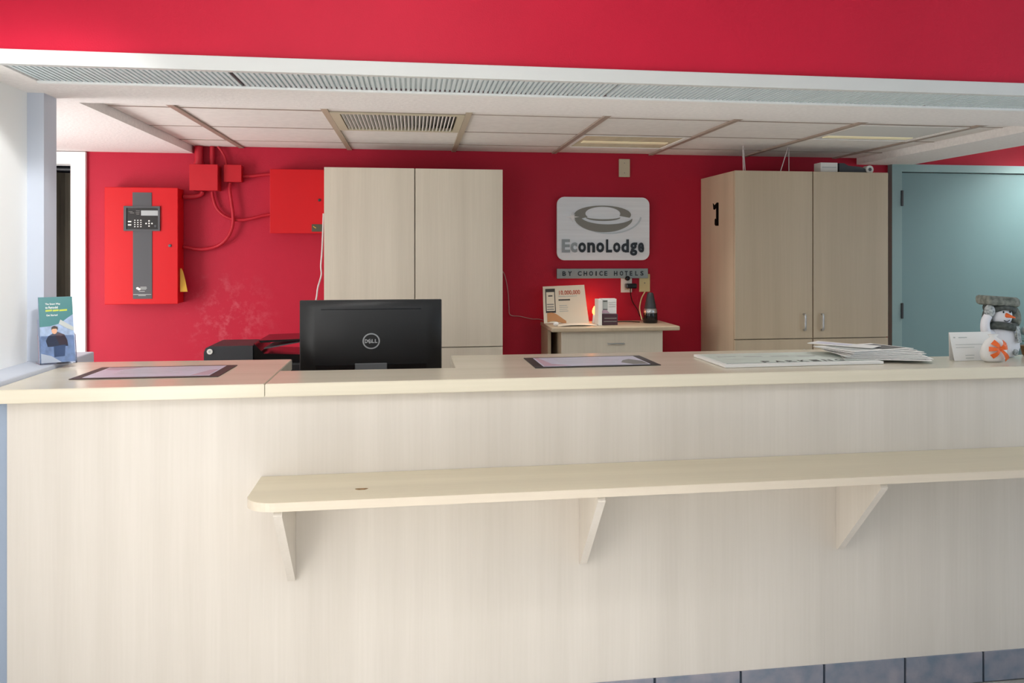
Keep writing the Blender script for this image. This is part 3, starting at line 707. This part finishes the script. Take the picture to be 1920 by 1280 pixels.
for ch, a, b_, kd in LT:
    z1 = sz(668) if kd == 0 else sz(712); z0 = sz(900) if kd == 2 else sz(855)
    text(ch, sx(a), sx(b_), z0, z1, fY(5.3722), .007, .035).build('letter', M['letterlt'] if ch in 'E' or a == 295 else M['letter'], t)
t = thing('wall_sign', (1.132, 5.375, 1.333), 'narrow grey metal sign strip with dark capitals under the lodging sign', 'sign')
B(.850, 1.413, 5.376, 5.392, 1.333, 1.392, b=.001).build('plate', M['strip'], t)
xs = [(475, 515), (540, 585), (655, 700), (725, 765), (790, 835), (865, 880), (910, 950), (970, 1005), (1085, 1125), (1155, 1195), (1215, 1250), (1275, 1305), (1340, 1372), (1402, 1440)]
for ch, (a, b_) in zip('BYCHOICEHOTELS', xs):
    f = lambda p: .850+(p-410)*(.563/1085)
    text(ch, f(a), f(b_), 1.349, 1.377, fY(5.3762), .003, .025).build('letter', M['letter'], t)
# wall plates
t = thing('wall_plate', (1.268, 5.39, 1.95), 'blank beige wall plate high on the wall above the silver sign', 'wall plate')
B(1.234, 1.303, 5.386, 5.3985, 1.949, 2.059, b=.003).build('plate', M['beige'], t)
for z in (2.034, 1.974): G().lathe([(.003, 0), (.003, -.001)], (1.268, 5.3862, z), 8, 'y').build('screw', M['print'], t)
t = thing('wall_outlet', (1.283, 5.39, 1.246), 'white wall outlet with black plugs under the sign strip', 'outlet')
B(1.247, 1.316, 5.389, 5.3985, 1.246, 1.355, b=.002).build('plate', M['wht'], t)
B(1.270, 1.296, 5.3875, 5.3895, 1.262, 1.290, b=.001).build('socket', M['beige'], t)
t = thing('wall_plate', (1.395, 5.39, 1.249), 'yellowed ivory wall plate right of the white outlet', 'wall plate')
B(1.362, 1.430, 5.3905, 5.3985, 1.249, 1.358, b=.002).build('plate', M['ivory'], t)
G().lathe([(.004, 0), (.004, -.002)], (1.396, 5.3906, 1.303), 8, 'y').build('screw', M['print'], t)
g = G(); g.lathe([(.014, 0), (.014, -.02), (.008, -.024)], (1.284, 5.387, 1.333), 12, 'y')
tag(g.build('plug', M['blackg']), 'small round black plug in the upper socket of the white outlet', 'plug')
t = thing('power_adapter', (1.30, 5.37, 1.275), 'black power adapter in the lower outlet with its cord', 'adapter')
B(1.268, 1.335, 5.335, 5.3865, 1.272, 1.302, b=.007).build('adapter_body', M['blackg'], t)
g = G(); g.tube(spline([(1.296, 5.35, 1.274), (1.30, 5.36, 1.24), (1.318, 5.385, 1.19), (1.35, 5.387, 1.14), (1.36, 5.37, 1.105), (1.375, 5.30, 1.081), (1.40, 5.24, 1.081)]), .003, 6); g.build('adapter_cord', M['blackg'], t)

# ================================================================ small drawer cabinet and what stands on it
ZN = 1.075
t = thing('drawer_cabinet', (1.12, 5.2, 0), 'small maple drawer cabinet with overhanging top under the sign', 'cabinet')
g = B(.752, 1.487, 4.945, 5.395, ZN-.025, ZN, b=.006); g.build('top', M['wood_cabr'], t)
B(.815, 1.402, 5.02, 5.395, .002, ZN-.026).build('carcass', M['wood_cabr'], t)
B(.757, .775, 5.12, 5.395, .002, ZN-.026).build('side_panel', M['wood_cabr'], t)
for z0, z1 in ((.905, 1.047), (.70, .898), (.12, .692)):
    d = B(.817, 1.400, 5.0, 5.019, z0, z1, b=.0012).build('drawer', M['wood_cab'], t)
    zz = z0+.072 if z0 > .8 else z1-.07
    G().tube(spline([(1.080, 5.0, zz), (1.084, 4.98, zz), (1.126, 4.974, zz+.002), (1.168, 4.98, zz), (1.172, 5.0, zz)]), .004, 8).build('handle', M['silver'], d)
# leaning flyer
t = thing('flyer', (.88, 5.25, ZN), 'cream flyer with a phone picture and red headline leaning on the wall', 'flyer')
def fl(u, v, w_):   # u across 0..1, v up 0..1
    x = .752+.252*u+.014*(1-v)*(u-.2); z = ZN+.0025+.212*v+.008*u*v
    y = 5.215+.11*v*(1-.25*v)+.03*(u-.5)*(v-.3)+.012*math.sin(u*3)*(1-v)
    return (x, y-w_, z)
G().sheet(lambda u, v: fl(u, v, 0), 10, 8, .001).build('sheet', M['paperwarm'], t)
def fpatch(u0, u1, v0, v1, m, n, w_=.0012): 
    G().sheet(lambda u, v: fl(u0+(u1-u0)*u, v0+(v1-v0)*v, w_), 4, 4, .0008).build(n, m, t)
fpatch(.055, .285, .28, .93, M['printdk'], 'phone_picture'); fpatch(.075, .265, .33, .84, M['paperwarm'], 'phone_screen', .0020)
for k in range(3): fpatch(.085, .245, .36+.065*k, .39+.065*k, M['print'], 'print_line', .0027)
fpatch(.12, .22, .72, .75, M['printdk'], 'print_line', .0027)
g = G().sheet(lambda u, v: fl(.08+.42*u, .03+.24*v*(1-.75*u*u)+.03*math.sin(u*5), .0028), 8, 4, .0008); g.build('hand_picture', M['hand'], t)
vs, fs = glyphs('10,000,000', .01, 1); X1 = max(v.x for v in vs); Y1_ = max(v.y for v in vs)
G().add([fl(.36+.52*v.x/X1, .76+.11*v.y/Y1_, .0014+(v.z+1)*.0004) for v in vs], fs).build('lettering', M['printred'], t)
fpatch(.36, .80, .705, .72, M['printlt'], 'print_line')
fpatch(.36, .63, .60, .635, M['printdk'], 'print_line')
for k in range(4): fpatch(.37, .55+.02*(k % 2), .46-.05*k, .475-.05*k, M['printlt'], 'print_line')
tag(G().sheet(lambda u, v: (.80+.225*u+.02*v, 5.02+.155*v, ZN+.002+.006*math.sin(PI*u)), 6, 3, .0012).build('paper_sheet', M['paperwarm']), 'loose cream paper sheet lying flat before the leaning flyer', 'paper')
tag(G().ball((.792, 5.045, ZN+.013), (.016, .012, .0125), u=8, v=5).build('paper_scrap', M['paper']), 'crumpled white paper scrap at the left corner of the drawer cabinet', 'paper')
# card holder
t = thing('card_holder', (1.10, 5.12, ZN), 'small plum and white card holder standing beside the flyer', 'holder')
B(1.062, 1.152, 5.06, 5.14, ZN+.0008, ZN+.064, b=.002).build('pocket', M['plum'], t)
for k in range(2): B(1.07+.004*k, 1.145, 5.0588, 5.0602, ZN+.02+.018*k, ZN+.024+.018*k).build('pocket_line', M['print'], t)
B(1.036, 1.058, 5.05, 5.15, ZN+.0008, ZN+.148, b=.001).build('side_wall', M['wht'], t)
B(1.06, 1.154, 5.142, 5.148, ZN+.0008, ZN+.15, b=.001).build('back_wall', M['wht'], t)
t = thing('card_stack', (1.107, 5.09, ZN+.065), 'stack of white cards with a phone picture in the small holder', 'cards')
B(1.064, 1.150, 5.085, 5.125, ZN+.0655, ZN+.149).build('stack', M['paper'], t)
B(1.07, 1.098, 5.0835, 5.0852, ZN+.085, ZN+.142).build('phone_picture', M['printlt'], t)
B(1.072, 1.096, 5.0825, 5.0837, ZN+.134, ZN+.140).build('print_line', M['printdk'], t)
B(1.072, 1.096, 5.0825, 5.0837, ZN+.088, ZN+.092).build('print_line', M['printdk'], t)
for k in range(3): B(1.106, 1.146, 5.0835, 5.0852, ZN+.130-.012*k, ZN+.132-.012*k).build('print_line', M['printlt'], t)
G().prism([(1.066, ZN+.068), (1.11, ZN+.068), (1.095, ZN+.084), (1.08, ZN+.09), (1.066, ZN+.082)], 1, 5.0828, 5.0852).build('print_shape', M['pink'], t)
# small amber lamp behind
t = thing('night_light', (1.046, 5.21, ZN), 'small glowing amber candle light behind the card holder', 'lamp')
G().lathe([(.014, 0), (.015, .004), (.012, .012), (.009, .05)], (1.046, 5.21, ZN+.001), 16).build('base', M['wht'], t)
G().lathe([(.007, 0), (.013, .010), (.014, .022), (.010, .036), (.002, .050)], (1.046, 5.21, ZN+.0515), 16).build('bulb', M['amber'], t)
pl = bpy.data.lights.new('amber_glow', 'POINT'); pl.energy = .5; pl.color = (1, .36, .12); pl.shadow_soft_size = .015
po = bpy.data.objects.new('amber_glow', pl); C.objects.link(po); po.location = (1.046, 5.29, ZN+.09)
# black charger with a silver band
t = thing('charger_stand', (1.38, 5.2, ZN), 'black tapered device with a silver band on the drawer cabinet', 'device')
c = (1.378, 5.19, ZN+.001)
G().lathe([(.040, 0), (.043, .006), (.042, .05), (.040, .062)], c, 20).build('base', M['blackg'], t)
G().lathe([(.0405, .058), (.0415, .066), (.038, .080), (.036, .084)], c, 20).build('band', M['silver'], t)
G().lathe([(.0355, .083), (.031, .11), (.024, .145), (.018, .172), (.013, .178)], c, 20).build('handset', M['dark'], t)
tag(G().tube(spline([(1.398, 5.386, 1.252), (1.372, 5.375, 1.21), (1.347, 5.32, 1.16), (1.334, 5.25, 1.125), (1.336, 5.22, 1.09)]), .004, 6).build('cord', M['ivory']), 'cream cord running from the ivory wall plate behind the black device', 'cord')
tag(G().tube(spline([(1.318, 5.21, ZN+.004), (1.26, 5.27, ZN+.004), (1.18, 5.25, ZN+.004), (1.165, 5.2, ZN+.004)]), .003, 6).build('cord', M['blackg']), 'black cord lying on the drawer cabinet behind the card holder', 'cord')
tag(G().tube(spline([(.5, 5.385, 1.40), (.535, 5.39, 1.36), (.556, 5.39, 1.26), (.562, 5.39, 1.17), (.570, 5.39, 1.118), (.63, 5.39, 1.108), (.70, 5.39, 1.092), (.745, 5.385, 1.09), (.79, 5.30, ZN+.004), (.83, 5.26, ZN+.004)]), .0028, 6).build('cord', mat('reddened_cord', '#b98d8d', .5)), 'thin pale cord running from the left cabinet to the drawer cabinet', 'cord')

# ================================================================ board and leaflets on the counter
t = thing('foam_board', (1.30, 3.13, ZC), 'white board sign lying face up on the counter beside the leaflets', 'board', rz=math.radians(1.2), local=True)
B(-.255, .335, -.165, .165, .0008, .010, b=.0012).build('board', M['paper'], t)
sh = B(-.238, .325, -.135, .150, .0095, .0108).build('print_sheet', mat('board_print', '#d3dcd4', .5, var=.12, vscale=(9, 26, 9)), t)
B(-.236, .32, -.133, -.130, .0105, .0112).build('print_rule', M['printdk'], sh)
fZ = lambda u, v, w_: (u, v, .0106+w_)
for i, ch in enumerate('PARKING'):
    text(ch, -.095+.046*i, -.065+.046*i, -.125, -.085, fZ, .0006, .02).build('letter', M['printdk'], sh)
g = G()
for k in range(4): g.box(-.20+.1*k, -.13+.1*k, .05-.01*k, .075-.01*k, .0105, .0110)
g.build('print_shapes', M['printlt'], sh)
def leaflet(name, x, y, z, w_, l_, rz, bend, tip, label, m, prints):
    """w_ along local x, l_ along local y; bend lifts the far left end"""
    t = thing(name, (x, y, z), label, 'leaflet', 'fanned pile of leaflets on the counter', rz, True)
    def fn(u, v): return ((u-.5)*w_, (v-.5)*l_, .0022+bend*(1-u)**2+tip*max(0, .5-u)*v)
    G().sheet(fn, 8, 4, .002).build('page', m, t)
    for (u0, u1, v0, v1, mm) in prints:
        G().sheet(lambda u, v: tuple(Vector(fn(u0+(u1-u0)*u, v0+(v1-v0)*v))+Vector((0, 0, .0007))), 5, 3, .0006).build('print_shape', mm, t)
desc = ['lowest white leaflet of the fanned pile, lying under all the others', 'white leaflet second from the bottom of the fanned pile', 'third leaflet up in the fanned pile, grey photo showing at its right',
        'middle leaflet of the fanned pile with pale print', 'leaflet above the middle of the fanned pile, swung to the left', 'third leaflet from the top of the fanned pile', 'second leaflet from the top of the fanned pile', 'topmost leaflet of the fanned pile with grey pictures',
        'long white folded sheet sticking out left of the fanned pile']
z = ZC+.0105
for k in range(8):
    rz = math.radians(-20+5.5*k); x = 1.700+.010*math.sin(k*1.7)-.004*k; y = 3.09+.012*k
    pr = [(.08, .5, .15, .8, M['printlt']), (.55, .95, .12, .85, M['printdk'] if k == 7 else M['print'])] if k > 1 else [(.55, .95, .1, .5, M['print'])]
    leaflet('leaflet', x, y, z, .30, .21, rz, .001+.0003*k, .002, desc[k], M['paper'], pr)
    z += .0034
leaflet('leaflet', 1.615, 3.225, z+.003, .25, .10, math.radians(-48), .003, .001, desc[8], M['paper'], [(.1, .6, .2, .8, M['paperblue'])])

# ================================================================ right end: card, pouch, snowman, plant
t = thing('place_card', (2.01, 3.02, ZC), 'folded white notice card standing beside the snowman figure', 'card')
def cd_(u, v, w_): return (1.935+.160*u-.012*v*(1-u), 3.008+.016*v+.006*u-w_, ZC+.0008+.102*v)
G().sheet(lambda u, v: cd_(u, v, 0), 4, 3, .0012).build('front_leaf', M['paper'], t)
G().sheet(lambda u, v: (1.935+.160*u-.012*v*(1-u), 3.041-.0155*v+.006*u, ZC+.0008+.102*v), 4, 3, .0012).build('rear_leaf', M['paper'], t)
for u0, u1, v0, v1 in ((.08, .12, .80, .84), (.2, .4, .80, .83), (.10, .75, .56, .575), (.1, .55, .46, .475), (.3, .52, .18, .20), (.3, .5, .08, .10)):
    G().sheet(lambda u, v: cd_(u0+(u1-u0)*u, v0+(v1-v0)*v, .0012), 2, 1, .0008).build('print_line', M['printlt'], t)
sx0, sy0 = 2.170, 3.095
t = thing('snowman_figure', (sx0, sy0, ZC), 'white snowman figurine in a grey camouflage hat and knitted scarf', 'figurine')
t.scale = (.80, .82, .955)
g = G(); g.lathe([(.05, .001), (.072, .008), (.086, .04), (.083, .085), (.066, .115), (.046, .135)], (sx0+.02, sy0, ZC), 24)
for v in g.v: v.y = sy0+(v.y-sy0)*.62
g.build('body', M['snow'], t)
hd = G().ball((sx0+.008, sy0-.008, ZC+.165), (.052, .042, .046)).build('head', M['snow'], t)
G().tube([(sx0+.008, sy0-.046, ZC+.168), (sx0+.026, sy0-.085, ZC+.160)], .010, 10, r1=.002).build('nose', M['orange'], hd)
for dx in (-.014, .020): G().ball((sx0+.008+dx, sy0-.047, ZC+.180), (.0042, .003, .0042), u=8, v=6).build('eye', M['blackg'], hd)
G().tube(spline([(sx0-.006, sy0-.050, ZC+.148), (sx0+.008, sy0-.052, ZC+.143), (sx0+.024, sy0-.050, ZC+.149)]), .0016, 6).build('mouth', M['blackg'], hd)
g = G()   # hat: deep crown, flat front flap, ear flaps, furry rim
g.ball((sx0+.002, sy0+.004, ZC+.196), (.074, .050, .034)); hat = g.build('hat_crown', M['camod'], t)
g = G().box(sx0-.088, sx0+.078, sy0-.058, sy0+.050, ZC+.202, ZC+.240, b=.014); 
for v in g.v: v.z += (v.x-sx0)*-.06; v.x += (v.z-(ZC+.22))*-.12
g.build('hat_flap', M['camo'], t)
g = G(); g.tube(spline([(sx0-.058, sy0-.030, ZC+.188), (sx0-.020, sy0-.052, ZC+.196), (sx0+.03, sy0-.052, ZC+.194), (sx0+.066, sy0-.028, ZC+.182)]), .009, 8); g.build('hat_rim', M['camod'], t)
for s_, a in ((1, .086), (-1, -.062)):
    G().ball((sx0+a, sy0-.008, ZC+.160+(.0 if s_ > 0 else .004)), (.024, .020, .040), (0, -.25*s_, 0)).build('ear_flap', M['camo'] if s_ > 0 else M['camod'], t)
g = G(); n = 24; pts = [(sx0+.016+.060*math.cos(2*PI*k/n), sy0-.002+.050*math.sin(2*PI*k/n), ZC+.124+.004*math.sin(4*PI*k/n)) for k in range(n+1)]
g.tube(pts, .0155, 10); g.build('scarf', M['camod'], t)
G().sheet(lambda u, v: (sx0+.048+.024*u+.008*v, sy0-.055-.004*v+.01*u, ZC+.125-.065*v), 3, 6, .006).build('scarf_end', M['pattern'], t)
g = G(); g.tube(spline([(sx0-.035, sy0-.01, ZC+.085), (sx0-.080, sy0-.026, ZC+.100), (sx0-.088, sy0-.030, ZC+.140), (sx0-.074, sy0-.034, ZC+.168)]), .024, 12, r1=.018); g.build('arm', M['snow'], t)
G().ball((sx0-.070, sy0-.036, ZC+.184), (.026, .020, .026)).build('mitten', M['pattern'], t)
for dx, dz in ((.062, .088), (.054, .022)): G().ball((sx0+dx, sy0-.050, ZC+dz), (.014, .006, .013), u=10, v=8).build('patch', M['pattern'], t)
# white pouch tied with an orange ribbon bow
px_, py_ = 2.058, 2.965
t = thing('gift_pouch', (px_, py_, ZC), 'small white pouch tied with a bright orange ribbon bow before the snowman', 'pouch')
g = G(); n = 20; vs = []
prof = [(.030, .001), (.044, .010), (.050, .032), (.046, .055), (.030, .078), (.012, .090), (.020, .100)]
for r, h in prof:
    for k in range(n):
        a = 2*PI*k/n; q = r*(1+.07*math.cos(5*a+h*30)); vs.append((px_+q*math.cos(a), py_+q*.55*math.sin(a), ZC+h))
g.add(vs, [(i*n+k, i*n+(k+1) % n, (i+1)*n+(k+1) % n, (i+1)*n+k) for i in range(len(prof)-1) for k in range(n)]+[tuple(range(n-1, -1, -1)), tuple(range((len(prof)-1)*n, len(prof)*n))], True)
g.build('bag', M['paper'], t)
bow = G().ball((px_+.006, py_-.031, ZC+.050), (.009, .007, .009), u=10, v=8).build('bow_knot', M['orange'], t)
for a, L, w_ in ((135, .036, .013), (50, .034, .012), (180, .040, .011), (10, .034, .011), (225, .040, .012), (-50, .052, .013)):
    ar = math.radians(a); d = Vector((math.cos(ar), 0, math.sin(ar))); nn = Vector((-d.z, 0, d.x)); c0 = Vector((px_+.006, py_-.032, ZC+.050))
    G().sheet(lambda u, v: c0+d*(L*u)+nn*((v-.5)*w_*(.5+1.1*u))+Vector((0, -.012*math.sin(PI*u)+.006*u, 0)), 6, 2, .0012).build('ribbon_loop', M['orange'], bow)
# plant at the frame's right edge
t = thing('potted_plant', (2.315, 3.10, ZC), 'small green plant in a brown pot at the right edge behind the snowman', 'plant')
G().lathe([(.028, .0005), (.034, .006), (.040, .036), (.043, .040), (.036, .041)], (2.315, 3.10, ZC), 18).build('pot', M['pot'], t)
G().lathe([(.034, .036), (.034, .0395)], (2.315, 3.10, ZC), 14).build('soil', M['hair'], t)
for k in range(26):
    a = random.uniform(0, 2*PI); el = random.uniform(.25, 1.3); L = random.uniform(.030, .055)
    d = Vector((math.cos(a)*math.cos(el), math.sin(a)*math.cos(el), math.sin(el))); n1 = d.cross(Vector((0, 0, 1))).normalized(); c0 = Vector((2.315, 3.10, ZC+.042))
    G().sheet(lambda u, v: c0+d*L*u+n1*((v-.5)*.022*math.sin(PI*min(.97, max(.06, u))))+Vector((0, 0, -.012*u*u)), 5, 2, .0008).build('leaf', M['leaf'], t)
# made-up drape standing in for an unclear dark shape in the left doorway
t = thing('standin_drape', (-2.0, 5.75, 0), 'dark olive drape standing in for a dark shape in the narrow doorway at the left', 'cloth')
g = G().sheet(lambda u, v: (-2.38+.44*u, 5.62+.03*math.sin(u*22), .1+1.85*v), 30, 2, .006); g.build('drape', M['cloth'], t)
G().tube([(-2.58, 5.62, 1.97), (-1.52, 5.62, 1.97)], .012, 8).build('rod', M['dark'], t)
